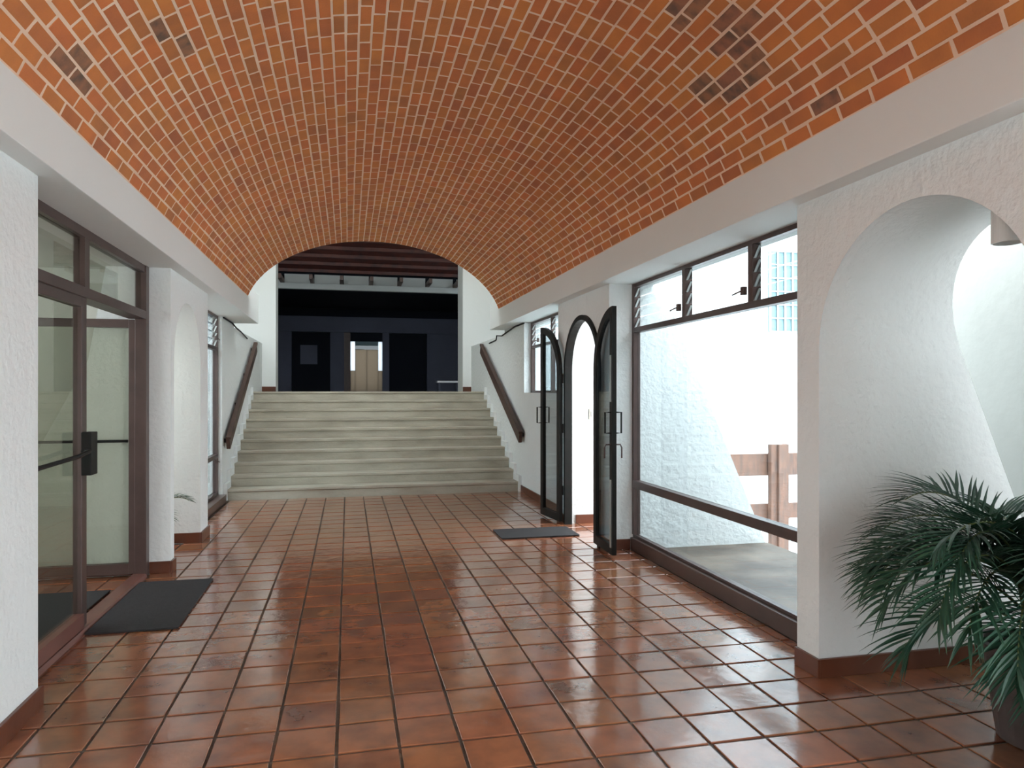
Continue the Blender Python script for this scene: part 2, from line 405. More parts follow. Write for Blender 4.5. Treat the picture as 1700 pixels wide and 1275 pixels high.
# ---------------------------------------------------------------- tiled floor
fl = MB(); fl.box(-4.6, 4.35, YN, YB, -0.12, -0.008)
floor = struct(fl.build('floor', M['grout']), 'glossy terracotta tile floor with dark joints', 'floor')
TX, TY, X0, Y0 = 0.276, 0.283, -0.05, 3.258
regions = [(-1.70, 2.79, YN, YST), (-4.6, -1.80, 4.09, 6.83)]
tiles = []
for ri, (xa, xb, ya, yb) in enumerate(regions):
    j0 = math.floor((ya - Y0) / TY); j1 = math.ceil((yb - Y0) / TY)
    for j in range(j0, j1):
        yc = Y0 + (j + 0.5) * TY; xa, xb = regions[ri][:2]
        if ri == 0 and (2.19 < yc < 3.53 or 7.07 < yc < 8.31): xb = 4.30      # the floor runs on through the arches
        if ri == 0 and (2.19 < yc < 3.53 or 6.98 < yc < 8.16): xa = -3.05
        i0 = math.floor((xa - X0) / TX); i1 = math.ceil((xb - X0) / TX)
        for i in range(i0, i1):
            a, b = max(X0 + i * TX, xa), min(X0 + (i + 1) * TX, xb)
            c, d = max(Y0 + j * TY, ya), min(Y0 + (j + 1) * TY, yb)
            if b - a < 0.02 or d - c < 0.02: continue
            tiles.append(((a + b) / 2, (c + d) / 2, b - a, d - c))
G = 0.014; GY = 0.020
def tile_mesh(w, l, k):
    v, f = unit_block(w, l, 0.012, 0.003)
    jt = [(random.uniform(-.0022, .0022), random.uniform(-.003, .003)) for _ in range(4)]
    v = [(x + jt[i % 4][0], y + jt[i % 4][1], -z) for i, (x, y, z) in enumerate(v)]
    return v, [tuple(reversed(q)) for q in f]
tm = []
for k in range(8):
    v, f = tile_mesh(TX - G, TY - GY, k); me = bpy.data.meshes.new('tile'); me.from_pydata(v, [], f); me.materials.append(M['tile']); tm.append(me)
vis = []
for t in tiles:
    p = proj((t[0], t[1], 0))
    if p and -60 < p[0] < 1760 and p[1] < 1340 and -1.75 < t[0]: vis.append((p[2], t))
vis.sort(key=lambda q: q[0]); near = set(id(q[1]) for q in vis[:300])
sv, sf = [], []
for t in tiles:
    rz = random.uniform(-.006, .006); tx = random.gauss(0, .0028); ty = random.gauss(0, .0028)
    mt = Matrix.Translation((t[0], t[1], random.uniform(-0.0012, 0.0012))) @ Matrix.Rotation(rz, 4, 'Z') @ Matrix.Rotation(tx, 4, 'X') @ Matrix.Rotation(ty, 4, 'Y')
    if id(t) in near:
        o = bpy.data.objects.new('tile', random.choice(tm)); C.objects.link(o); o.parent = floor
        o.matrix_basis = mt @ Matrix.Diagonal(((t[2] - G) / (TX - G), (t[3] - GY) / (TY - GY), 1, 1))
    else:
        v, f = tile_mesh(t[2] - G, t[3] - GY, 0); base = len(sv)
        sv += [tuple(mt @ Vector(q)) for q in v]; sf += [tuple(base + i for i in q) for q in f]
me = bpy.data.meshes.new('tiling'); me.from_pydata(sv, [], sf); me.materials.append(M['tile'])
o = bpy.data.objects.new('tiling', me); C.objects.link(o); o.parent = floor; o['kind'] = 'stuff'

# ---------------------------------------------------------------- skirting
def skirt(name, x0, x1, y0, y1, h=0.105, lab=None):
    return struct(box(name, M['skirt'], x0, x1, y0, y1, 0.0, h, bevel=0.004), lab, 'skirting')
skirt('baseboard_right', XR - 0.02, XR, 3.53 - 0.02, 3.73, lab='brown skirting on the corridor face of the pier beside the palm')
skirt('baseboard_right', XR, outR(0.1) - 0.02, 3.51, 3.53, lab='brown skirting along the jamb inside the wide arch')
skirt('baseboard_right', XR - 0.02, XR, 6.82, 7.05, lab='brown skirting on the pier between big window and arched doorway')
skirt('baseboard_right', XR, 2.79, 6.82, 6.84, lab='brown skirting on the pier return beside the big window')
skirt('baseboard_right', XR + 0.12, 4.2, 8.29, 8.31, lab='brown skirting seen through the arched doorway')
skirt('baseboard_right', XR - 0.02, XR, 8.33, 8.64, lab='brown skirting beyond the arched doorway')
skirt('baseboard_right', SR - 0.02, SR, 8.64, YST - 0.02, lab='brown skirting running to the foot of the stairs, right')
skirt('baseboard_left', XL, XL + 0.02, 3.53, 4.09, lab='brown skirting under the bright wall at the left edge')
skirt('baseboard_left', XL, XL + 0.02, 6.83, 6.98, lab='brown skirting on the narrow pier beyond the glazed door')
skirt('baseboard_left', -1.70, XL, 6.83, 6.85, lab='brown skirting on the pier return beside the doormat')
skirt('baseboard_left', -3.0, -1.80, 6.83, 6.85, lab='brown skirting in the porch behind the open glazed door leaf')
skirt('baseboard_left', -3.0, XL, 8.14, 8.16, lab='brown skirting inside the narrow left arch')
skirt('baseboard_left', XL, XL + 0.02, 8.14, 8.59, lab='brown skirting on the pier beyond the narrow left arch')

# ---------------------------------------------------------------- big right window (window_1)
def pane(parent, x, y0, y1, z0, z1, m=None, name='pane'):
    return MB().box(x - 0.003, x + 0.003, y0, y1, z0, z1).build(name, m or M['pane'], parent)
W1 = empty('window_1', (2.85, 5.285, 0), 'wide dark-framed window right of the corridor, louvres above', 'window', 'structure')
box('curb', M['curb'], 2.79, 2.93, 3.73, 6.82, 0.0, 0.125, W1, bevel=0.005)
box('bottom_rail', M['bronze'], 2.825, 2.875, 3.73, 6.84, 0.125, 0.15, W1)
box('jamb', M['bronze'], 2.815, 2.885, 6.79, 6.84, 0.15, 2.69, W1, bevel=0.003)
box('jamb', M['bronze'], 2.815, 2.885, 3.73, 3.78, 0.15, 2.69, W1, bevel=0.003)
box('middle_rail', M['bronze'], 2.80, 2.88, 3.78, 6.79, 0.63, 0.705, W1, bevel=0.003)
box('transom', M['bronze'], 2.81, 2.885, 3.78, 6.79, 2.195, 2.245, W1, bevel=0.003)
box('head', M['bronze'], 2.825, 2.875, 3.78, 6.79, 2.655, 2.69, W1)
pane(W1, 2.855, 3.78, 6.79, 0.15, 0.63); pane(W1, 2.855, 3.78, 6.79, 0.705, 2.195)
units = [(3.78, 4.61), (4.67, 5.66), (5.72, 6.79)]
for yy in (4.64, 5.69):
    box('mullion', M['bronze'], 2.815, 2.885, yy - 0.03, yy + 0.03, 2.245, 2.655, W1, bevel=0.003)
def louvres(parent, xg, ya, yb, z0, z1, nb=4):
    h = (z1 - z0) / nb
    for k in range(nb):
        zc = z0 + h * (k + 0.5); t = radians(20); hh = h * 0.54
        p = [(-0.0025, -hh), (0.0025, -hh), (0.0025, hh), (-0.0025, hh)]
        q = [(xg + a * cos(t) - b * sin(t) * -1 * 0 + b * sin(t), zc + b * cos(t)) for a, b in p]
        MB().prism(q, 'y', ya + 0.008, yb - 0.008).build('louvre_blade', M['pane'], parent)
    clip = MB()
    for k in range(nb):
        zc = z0 + h * (k + 0.5)
        for yy, s in ((ya, 1), (yb, -1)):
            clip.hexa([(xg - 0.03, yy, zc - h * .48), (xg - 0.01, yy, zc - h * .48), (xg - 0.01, yy + s * .012, zc - h * .48), (xg - 0.03, yy + s * .012, zc - h * .48),
                       (xg + 0.01, yy, zc + h * .42), (xg + 0.03, yy, zc + h * .42), (xg + 0.03, yy + s * .012, zc + h * .42), (xg + 0.01, yy + s * .012, zc + h * .42)])
    clip.build('blade_clips', M['chrome'], parent)
def crank(parent, x, y, z, s=-1):
    c = MB(); c.box(x, x + s * 0.03, y - 0.02, y + 0.02, z - 0.03, z + 0.03)
    c.tube([(x + s * .03, y, z), (x + s * .05, y + .03, z - .01), (x + s * .055, y + .085, z - .02)], 0.006, 6)
    c.build('crank_handle', M['bronze'], parent)
for (a, b) in units: louvres(W1, 2.85, a, b, 2.245, 2.655)
crank(W1, 2.815, 4.70, 2.33); crank(W1, 2.815, 5.75, 2.33)

# ---------------------------------------------------------------- small high window, far right (window_2)
W2 = empty('window_2', (2.85, 9.8, 1.58), 'small high dark-framed window behind the far arched door leaf', 'window', 'structure')
for (y0, y1) in ((10.94, 11.0), (8.64, 8.70), (9.82, 9.86)): box('jamb', M['bronze'], 2.82, 2.88, y0, y1, 1.58, 2.69, W2)
for z0, z1 in ((1.58, 1.615), (2.28, 2.32), (2.655, 2.69)): box('rail', M['bronze'], 2.82, 2.88, 8.70, 10.94, z0, z1, W2)
pane(W2, 2.85, 8.70, 10.94, 1.615, 2.28)
louvres(W2, 2.85, 8.70, 9.82, 2.32, 2.655); louvres(W2, 2.85, 9.86, 10.94, 2.32, 2.655)
crank(W2, 2.82, 10.5, 2.38)

# ---------------------------------------------------------------- far left window (window_3)
W3 = empty('window_3', (-1.86, 9.8, 0), 'tall narrow dark-framed window beside the left foot of the stairs', 'window', 'structure')
box('curb', M['curb'], -1.93, -1.72, 8.57, 11.05, 0, 0.11, W3, bevel=0.004)
for (y0, y1) in ((11.0, 11.05), (8.57, 8.62)): box('jamb', M['bronze'], -1.90, -1.83, y0, y1, 0.11, 2.69, W3)
for z0, z1 in ((0.11, 0.15), (0.64, 0.70), (2.19, 2.24), (2.655, 2.69)): box('rail', M['bronze'], -1.90, -1.83, 8.62, 11.0, z0, z1, W3)
box('mullion', M['bronze'], -1.90, -1.83, 9.78, 9.84, 2.24, 2.655, W3)
pane(W3, -1.865, 8.62, 11.0, 0.15, 0.64); pane(W3, -1.865, 8.62, 11.0, 0.70, 2.19)
louvres(W3, -1.865, 8.62, 9.78, 2.24, 2.655); louvres(W3, -1.865, 9.84, 11.0, 2.24, 2.655)
crank(W3, -1.83, 10.75, 2.35, 1); crank(W3, -1.83, 10.75, 0.62, 1)

# ---------------------------------------------------------------- left glazed double door (door_1)
D1 = empty('door_1', (-1.74, 5.46, 0), 'brown metal glazed double door left of the corridor, far leaf open', 'door', 'structure')
box('jamb', M['bronze'], -1.79, -1.70, 4.07, 4.13, 0, 2.69, D1, bevel=0.003)
box('jamb', M['bronze'], -1.79, -1.70, 6.74, 6.83, 0, 2.69, D1, bevel=0.003)
box('head', M['bronze'], -1.78, -1.71, 4.13, 6.74, 2.63, 2.69, D1)
box('transom', M['bronze'], -1.84, -1.70, 4.13, 6.74, 2.225, 2.295, D1, bevel=0.003)
box('mullion', M['bronze'], -1.78, -1.71, 5.29, 5.38, 2.295, 2.63, D1)
th = MB().prism([(-1.82, 0.0), (-1.69, 0.0), (-1.705, 0.028), (-1.80, 0.034)], 'y', 4.13, 6.74).build('threshold', M['sill'], D1)
pane(D1, -1.745, 4.13, 5.29, 2.295, 2.63, M['green']); pane(D1, -1.745, 5.38, 6.74, 2.295, 2.63, M['green'])
lf = box('leaf', M['bronze'], -1.77, -1.715, 5.25, 5.34, 0.04, 2.225, D1, bevel=0.003)      # leaf: lock stile first, rails joined below
def leafpart(name, m, *b): 
    o = box(name, m, *b); o.parent = lf; o.matrix_parent_inverse = Matrix(); o.location = (0, 0, 0); return o
lf.matrix_parent_inverse = Matrix.Translation(-Vector(D1.location))
def child_of_leaf(mb, name, m, leaf, bevel=0.0):
    o = mb.build(name, m, None, bevel); o.parent = leaf; return o
child_of_leaf(MB().box(-1.77, -1.715, 4.14, 4.21, 0.04, 2.225), 'stile', M['bronze'], lf)
child_of_leaf(MB().box(-1.765, -1.70, 4.21, 5.25, 0.04, 0.135), 'bottom_rail', M['sill'], lf, 0.004)
child_of_leaf(MB().box(-1.77, -1.715, 4.21, 5.25, 2.16, 2.225), 'top_rail', M['bronze'], lf)
child_of_leaf(MB().box(-1.747, -1.741, 4.21, 5.25, 0.135, 2.16), 'pane', M['green'], lf)
child_of_leaf(MB().box(-1.715, -1.655, 5.235, 5.36, 1.045, 1.33), 'lock_case', M['black'], lf, 0.004)
pb = MB().tube([(-1.715, 5.26, 1.205), (-1.66, 5.22, 1.205), (-1.655, 5.0, 1.19), (-1.655, 4.3, 1.175), (-1.715, 4.2, 1.175)], 0.014, 8)
child_of_leaf(pb, 'push_bar', M['black'], lf)
# open leaf swung outward, standing at right angles to the wall
HY = 6.765
lf2 = MB().box(-1.84, -1.79, HY - 0.025, HY + 0.025, 0.03, 2.22).build('leaf', M['bronze'], D1, bevel=0.003)
child_of_leaf(MB().box(-3.0, -2.92, HY - .025, HY + .025, 0.03, 2.22), 'stile', M['bronze'], lf2)
child_of_leaf(MB().box(-2.92, -1.84, HY - .025, HY + .025, 0.03, 0.12), 'bottom_rail', M['bronze'], lf2)
child_of_leaf(MB().box(-2.92, -1.84, HY - .025, HY + .025, 2.15, 2.22), 'top_rail', M['bronze'], lf2)
child_of_leaf(MB().box(-2.92, -1.84, HY - .003, HY + .003, 0.12, 2.15), 'pane', M['green'], lf2)
child_of_leaf(MB().tube([(-2.92, HY - .04, 1.175), (-1.84, HY - .04, 1.175)], 0.012, 8), 'push_bar', M['black'], lf2)

# ---------------------------------------------------------------- arched dark door on the right (door_2)
YA, RA, ZA = 7.69, 0.62, 1.84
D2 = empty('door_2', (XR, YA, 0), 'black steel arched doorway with both glazed leaves folded back', 'door', 'structure')
def arch_ring(mb, yc, zc, ro, ri, x0, x1, a0=0, a1=pi, n=28):
    ids = []
    for i in range(n + 1):
        a = a0 + (a1 - a0) * i / n; row = []
        for r in (ro, ri):
            for x in (x0, x1):
                row.append(len(mb.v)); mb.v.append((x, yc + r * cos(a), zc + r * sin(a)))
        ids.append(row)
    for p, q in zip(ids[:-1], ids[1:]):
        mb.f += [(p[0], q[0], q[1], p[1]), (p[2], p[3], q[3], q[2]), (p[0], p[2], q[2], q[0]), (p[1], q[1], q[3], p[3])]
    mb.f += [tuple(ids[0][k] for k in (0, 1, 3, 2)), tuple(ids[-1][k] for k in (0, 2, 3, 1))]
fr = MB(); arch_ring(fr, YA, ZA, RA, RA - 0.055, XR - 0.03, XR + 0.06)
fr.box(XR - 0.03, XR + 0.06, YA - RA, YA - RA + 0.055, 0, ZA); fr.box(XR - 0.03, XR + 0.06, YA + RA - 0.055, YA + RA, 0, ZA)
fr.build('frame', M['black'], D2)
def arched_leaf(yh, sgn, ang):
    # local frame: hinge at origin, leaf runs along +u (0..W); arch quarter rises from the hinge side to the free edge
    Wd = RA - 0.02; ro, fw, th_ = Wd, 0.08, 0.022
    d = Vector((-sin(ang), sgn * cos(ang), 0)); nrm = Vector((cos(ang), sgn * sin(ang), 0))
    org = Vector((XR - 0.065, yh, 0))
    def tr(mb):
        mb.v = [tuple(org + d * u + nrm * w + Vector((0, 0, z))) for (w, u, z) in mb.v]; return mb
    zb = 0.03; zs = ZA - 0.02
    a = MB().box(-th_, th_, 0, fw, zb, zs)                                    # hinge stile
    arch_ring(a, Wd, zs, ro, ro - fw, -th_, th_, pi / 2, pi)                  # quarter arch head
    a.box(-th_, th_, Wd - fw, Wd, zb, zs + ro - fw * 0.7)                      # meeting stile
    a.box(-th_, th_, fw, Wd - fw, zb, zb + 0.09)                              # kick rail
    leaf = tr(a).build('leaf', M['black'], D2)
    g = MB(); pts = [(fw, zb + .09)] + [(Wd - fw, zb + .09)] + [(Wd - fw, zs + ro - fw)]
    for i in range(13):
        t = pi / 2 + (pi / 2) * i / 12; pts.append((min(Wd - fw, Wd + (ro - fw) * cos(t)), zs + (ro - fw) * sin(t)))
    g.prism([(p, q) for p, q in pts], 'x', -0.003, 0.003)
    o = tr(g).build('pane', M['pane']); o.parent = leaf
    for s in (-1, 1):
        h = MB(); u = Wd - 0.035; w0 = s * th_; w1 = s * (th_ + 0.06)
        h.tube([(w0, u, 1.20), (w1, u, 1.20), (w1, u, 1.40), (w0, u, 1.40)], 0.009, 6)
        o = tr(h).build('pull_handle', M['black']); o.parent = leaf
        if sgn < 0:
            h = MB(); h.tube([(w0, u, 1.09), (s * (th_ + .05), u, 1.09), (s * (th_ + .065), u, 1.06), (s * (th_ + .065), u, 0.96)], 0.008, 6)
            o = tr(h).build('lever_handle', M['bronze']); o.parent = leaf
    if sgn < 0:
        b = MB().box(-th_ - .012, -th_, Wd - .045, Wd - .025, 1.5, 1.95); o = tr(b).build('bolt', M['chrome']); o.parent = leaf
        b = MB().box(-th_ - .012, -th_, Wd - .045, Wd - .025, 0.1, 0.75); o = tr(b).build('bolt', M['chrome']); o.parent = leaf
    return leaf
arched_leaf(YA - RA, -1, radians(2))
arched_leaf(YA + RA, 1, radians(7))
for yh in (YA - RA, YA + RA):
    h = MB()
    for z in (0.35, 1.1, 1.7): h.tube([(XR - .045, yh, z), (XR - .045, yh, z + .11)], 0.013, 8)
    h.build('hinges', M['black'], D2)

# ---------------------------------------------------------------- staircase
NS = 10; RS = EYE / NS; TR = 0.328
ST = empty('staircase', (XC, YST, 0), 'wide flight of ten worn concrete steps at the end of the corridor', 'staircase')
SX0, SX1 = SL + 0.053, SR - 0.053
for k in range(NS):
    y0 = YST + k * TR; z1 = (k + 1) * RS
    y1 = YST + NS * TR if k == NS - 1 else y0 + TR + 0.04
    mb = MB().prism([(y0 - 0.018, z1 - 0.035), (y0 - 0.018, z1), (y1, z1), (y1, z1 - RS), (y0, z1 - RS - (0.01 if k == 0 else 0)), (y0, z1 - 0.045)], 'x', SX0, SX1)
    if k == NS - 1: mb = MB().prism([(y0 - 0.018, z1 - 0.035), (y0 - 0.018, z1), (y0 + TR, z1), (y0 + TR, z1 - RS), (y0, z1 - RS), (y0, z1 - 0.045)], 'x', SX0, SX1)
    mb.build('step', M['concrete'], ST, bevel=0.006)
for (xa, xb) in ((SL + .003, SX0), (SX1, SR - .003)):
    mb = MB()
    for k in range(NS):
        y0 = YST + k * TR; z1 = (k + 1) * RS
        mb.box(xa, xb, y0 - 0.05, y0 + TR - 0.05, 0 if k < 1 else z1 - RS - 0.2, z1 + 0.09)
    mb.build('stepped_curb', M['plaster'], ST)
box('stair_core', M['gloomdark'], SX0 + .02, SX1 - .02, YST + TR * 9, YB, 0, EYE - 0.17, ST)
# landing
struct(box('floor', M['concrete'], SL, SR, YST + NS * TR, YB + 0.6, EYE - 0.15, EYE), 'concrete landing above the stairs', 'floor')

# handrails
def handrail(x, s, lab):
    y0, z0, y1, z1 = (10.95, 0.87, 14.35, 2.46) if s > 0 else (11.15, 0.83, 14.35, 2.43)
    e = empty('handrail', (x, y0, z0), lab, 'handrail', group='handrails of the stairs')
    dy, dz = y1 - y0, z1 - z0; L = sqrt(dy * dy + dz * dz); n = (-dz / L, dy / L); h = 0.085
    x0, x1 = (x - 0.095, x - 0.04) if s > 0 else (x + 0.04, x + 0.095)
    MB().prism([(y0 + n[0] * -h, z0 + n[1] * -h), (y1 - n[0] * h, z1 - n[1] * h), (y1 + n[0] * h, z1 + n[1] * h), (y0 + n[0] * h, z0 + n[1] * h)], 'x', x0, x1).build('rail', M['wood'], e, bevel=0.006)
    MB().prism([(y0 + n[0] * h * .9, z0 + n[1] * h * .9), (y1 + n[0] * h * .9, z1 + n[1] * h * .9), (y1 + n[0] * (h + .03), z1 + n[1] * (h + .03)), (y0 + n[0] * (h + .03), z0 + n[1] * (h + .03))], 'x', x0 - (0.015 if s > 0 else 0), x1 + (0 if s > 0 else 0.015)).build('cap_rail', M['wood'], e, bevel=0.004)
    for t in (0.03, 0.35, 0.66, 0.97):
        yy, zz = y0 + dy * t, z0 + dz * t
        box('bracket', M['black'], min(x, x - s * 0.04), max(x, x - s * 0.04), yy - 0.03, yy + 0.03, zz - 0.03, zz + 0.03, e)
handrail(SR, 1, 'dark wooden board handrail on the right wall of the stairs')
handrail(SL, -1, 'dark wooden board handrail on the left wall of the stairs')

# dark cable along the soffit joint to the end of each beam
def cable(pts, lab): tag(MB().tube(pts, 0.012, 6).build('cable', M['black']), lab, 'cable')
cable([(SR - .014, 10.95, 2.675), (SR - .014, 11.6, 2.675), (SR - .014, 12.1, 2.64), (SR - .02, 12.6, 2.60), (SR - 0.05, 12.9, 2.625), (SR - .02, 13.1, 2.56), (SR - .014, 13.8, 2.545)], 'dark cable sagging along the top of the right stair wall')
cable([(SL + .014, 11.1, 2.675), (SL + .014, 11.9, 2.67), (SL + .014, 12.3, 2.63), (SL + .03, 12.7, 2.60), (SL + .014, 13.6, 2.55)], 'dark cable along the top of the left stair wall')

# ---------------------------------------------------------------- wall at the stair head and dim room beyond
OX0, OX1 = -1.50, 2.52
struct(box('wall_back', M['smooth'], -2.6, OX0, YB, YB + 0.5, EYE, 5.6), 'white wall left of the opening above the stairs', 'wall')
struct(box('wall_back', M['smooth'], OX1, 3.6, YB, YB + 0.75, EYE, 5.6), 'white wall right of the opening above the stairs', 'wall')
struct(box('wall_back', M['smooth'], OX0, OX1, YB, YB + 0.5, 5.35, 5.6), 'white lintel over the opening above the stairs', 'wall')
skirt('baseboard_back', -1.78, OX0, YB - 0.02, YB).location.z = EYE
skirt('baseboard_back', OX1, 2.71, YB - 0.02, YB).location.z = EYE
struct(box('ceiling', M['smooth'], -2.8, 3.8, 11.55, YB + 0.6, 5.6, 5.75), 'white slab over the stair landing', 'ceiling')
struct(box('wall_front', M['smooth'], -2.8, 3.8, 10.95, 11.1, 4.3, 5.6), 'wall above the vault end', 'wall')
RY0, RY1, RX0, RX1 = YB + 0.5, 27.0, -3.4, 4.6
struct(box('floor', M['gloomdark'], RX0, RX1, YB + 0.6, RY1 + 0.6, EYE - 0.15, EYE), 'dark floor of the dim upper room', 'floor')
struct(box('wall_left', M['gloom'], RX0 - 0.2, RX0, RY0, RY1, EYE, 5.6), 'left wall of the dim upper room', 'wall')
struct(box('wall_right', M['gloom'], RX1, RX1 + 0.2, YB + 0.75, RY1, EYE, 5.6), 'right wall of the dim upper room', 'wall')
cl = MB().prism([(RY0, 5.55), (19.5, 4.72), (19.5, 4.84), (RY0, 5.70)], 'x', RX0, RX1).build('ceiling', M['redwood'])
struct(cl, 'sloping reddish timber roof of the dim upper room', 'ceiling')
for k in range(7):
    t = 0.06 + k * 0.145; y = RY0 + (19.5 - RY0) * t; z = 5.55 + (4.72 - 5.55) * t
    MB().box(RX0, RX1, y - 0.035, y + 0.035, z - 0.085, z - 0.003).build('purlin', M['redwood']).parent = cl
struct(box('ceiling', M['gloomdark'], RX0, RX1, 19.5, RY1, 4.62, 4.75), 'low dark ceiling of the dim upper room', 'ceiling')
TB = struct(box('trim_5', M['roombeam'], RX0, RX1, 19.0, 19.16, 4.22, 4.36), 'pale beam crossing the dim upper room', 'beam')
for k in range(11):
    x = -3.1 + k * 0.735
    MB().box(x - 0.04, x + 0.04, 18.2, 19.1, 4.36, 4.47).build('rafter', M['wood']).parent = TB
    if k < 10: MB().box(x + 0.05, x + 0.685, 19.06, 19.09, 4.37, 4.60).build('infill_panel', M['roombeam']).parent = TB
# far wall of the room: lintel, pilasters, dark openings, daylit door
FW = empty('wall_back', (0.5, RY1, EYE)); struct(FW, 'far wall of the dim upper room, dimness in its blue-grey colour', 'wall')
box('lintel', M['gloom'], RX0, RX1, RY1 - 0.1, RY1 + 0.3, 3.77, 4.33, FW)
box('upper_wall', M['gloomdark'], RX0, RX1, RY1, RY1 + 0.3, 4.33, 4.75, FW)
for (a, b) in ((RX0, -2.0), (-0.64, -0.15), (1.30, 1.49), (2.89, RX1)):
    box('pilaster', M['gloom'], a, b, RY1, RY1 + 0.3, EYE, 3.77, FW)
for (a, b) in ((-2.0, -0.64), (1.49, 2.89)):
    box('opening_shade', M['gloomdark'], a, b, RY1 + 0.22, RY1 + 0.3, EYE, 3.77, FW)  # dark sheets standing in for the shade inside the openings
box('rear_window', M['gloom'], -1.7, -1.1, RY1 + 0.18, RY1 + 0.22, 2.6, 3.3, FW)
D3 = empty('door_3', (0.6, RY1 + 0.1, EYE), 'pale daylit double door at the back of the dim upper room', 'door', 'structure')
box('frame', M['wood'], -0.15, 0.08, RY1 + 0.02, RY1 + 0.16, EYE, 3.77, D3)
box('frame', M['gloom'], 1.24, 1.30, RY1 + 0.02, RY1 + 0.16, EYE, 3.77, D3)
box('head', M['gloomdark'], 0.08, 1.24, RY1 + 0.04, RY1 + 0.14, 3.45, 3.77, D3)
box('leaf', M['frost'], 0.25, 0.67, RY1 + 0.08, RY1 + 0.11, EYE, 3.15, D3)
box('leaf', M['frost'], 0.67, 1.09, RY1 + 0.075, RY1 + 0.11, EYE, 3.15, D3)
box('fanlight', M['fan'], 0.25, 1.09, RY1 + 0.08, RY1 + 0.10, 3.15, 3.45, D3)
for (a, b) in ((0.08, 0.25), (1.09, 1.24)):
    box('side_pane', M['frost'], a, b, RY1 + 0.08, RY1 + 0.11, EYE, 2.37, D3)
    box('side_light', M['milk'], a, b, RY1 + 0.08, RY1 + 0.11, 2.37, 3.45, D3)
BN = empty('bench', (3.0, 22.0, EYE), 'small pale bench at the right side of the dim upper room', 'bench')
box('seat', M['outwall'], 2.65, 3.35, 21.8, 22.2, 1.87, 1.93, BN)
for x in (2.70, 3.24): box('leg', M['gloom'], x, x + .06, 21.85, 22.15, EYE, 1.87, BN)

# ---------------------------------------------------------------- doormats
def mat_thing(x0, x1, y0, y1, lab):
    o = MB().box(x0, x1, y0, y1, 0.003, 0.016).build('doormat', M['mat'], bevel=0.003); return tag(o, lab, 'doormat')
mat_thing(-1.685, -1.115, 5.20, 6.50, 'large charcoal doormat in front of the open glazed door')
mat_thing(1.62, 2.50, 7.57, 8.08, 'thin charcoal doormat in front of the arched doorway')
mat_thing(-2.75, -1.85, 4.6, 6.3, 'dark doormat outside, seen through the left glazed door')

# ---------------------------------------------------------------- cylinder lamp in the near arch
LX, LY = 2.70, 2.47
zt = 1.83 + sqrt(0.67 ** 2 - (2.86 - LY - 0.055) ** 2)
LP = empty('ceiling_lamp', (LX, LY, zt), 'white cylinder downlight hanging under the wide arch at the right edge', 'lamp')
MB().lathe(LX, LY, [(0.0, zt + .03), (0.06, zt + .03), (0.06, 2.225), (0.053, 2.222), (0.051, 2.26)], 32).build('shade', M['lamp'], LP, smooth=False)
MB().lathe(LX, LY, [(0.051, 2.26), (0.045, 2.30), (0.0, 2.31)], 24).build('reflector', M['lampin'], LP)

# ---------------------------------------------------------------- light switch in the arched doorway
SWX = 2.57 + 0.33
SW = empty('light_switch', (SWX, 8.31, 1.33), 'small light switch on the wall inside the arched doorway', 'switch')
box('plate', M['switch'], SWX - 0.04, SWX + 0.04, 8.298, 8.31, 1.26, 1.39, SW, bevel=0.003)
box('rocker', M['lamp'], SWX - 0.015, SWX + 0.015, 8.292, 8.298, 1.29, 1.36, SW)

# ---------------------------------------------------------------- palms
def frond(mb_leaf, mb_stem, base, az, L, el0, droop, nleaf=26, ll=0.30, rnd=random):
    d = Vector((cos(az), sin(az), 0)); side = Vector((-sin(az), cos(az), 0)); up = Vector((0, 0, 1))
    p = Vector(base); path = [p.copy()]; tang = []; n = 30; el = el0
    for i in range(n):
        t = i / n; el = el0 - droop * (t ** 1.5)
        v = d * cos(el) + up * sin(el); tang.append(v); p = p + v * (L / n); path.append(p.copy())
    tang.append(tang[-1])
    mb_stem.tube([tuple(q) for q in path[::2]] , [0.0075 * (1 - 0.8 * i / 15) + .001 for i in range(len(path[::2]))], 5)
    for k in range(nleaf):
        t = 0.22 + 0.78 * k / (nleaf - 1); fi = t * n; i = min(int(fi), n - 1); q = path[i].lerp(path[i + 1], fi - i); v = tang[i]
        nrm = side.cross(v).normalized()
        if nrm.z < 0: nrm = -nrm
        env = (0.55 + 0.45 * sin(pi * min(1, (t - 0.15) * 1.05))) * (1.0 if t < 0.9 else 0.75)
        for s in (-1, 1):
            a = radians(62 - 38 * t + rnd.uniform(-7, 7))
            ld = (v * cos(a) + side * s * sin(a) + nrm * 0.28 + Vector((rnd.uniform(-.06, .06), rnd.uniform(-.06, .06), 0))).normalized()
            LL = ll * env * rnd.uniform(0.85, 1.1); w = 0.0095 * rnd.uniform(.85, 1.15)
            seg = 5; c = q.copy(); prev = None; cur = ld.copy()
            wd = cur.cross(nrm).normalized()
            for m_ in range(seg + 1):
                tt = m_ / seg; ww = w * (0.45 + 1.1 * tt if tt < 0.4 else 0.89 * (1 - tt) / 0.6 + 0.02)
                b = len(mb_leaf.v); fold = nrm * ww * 0.45
                mb_leaf.v += [tuple(c - wd * ww + fold), tuple(c), tuple(c + wd * ww + fold)]
                if prev is not None:
                    mb_leaf.f += [(prev, prev + 1, b + 1, b), (prev + 1, prev + 2, b + 2, b + 1)]
                prev = b
                c = c + cur * (LL / seg); cur = (cur - up * 0.13 * (0.4 + tt)).normalized()
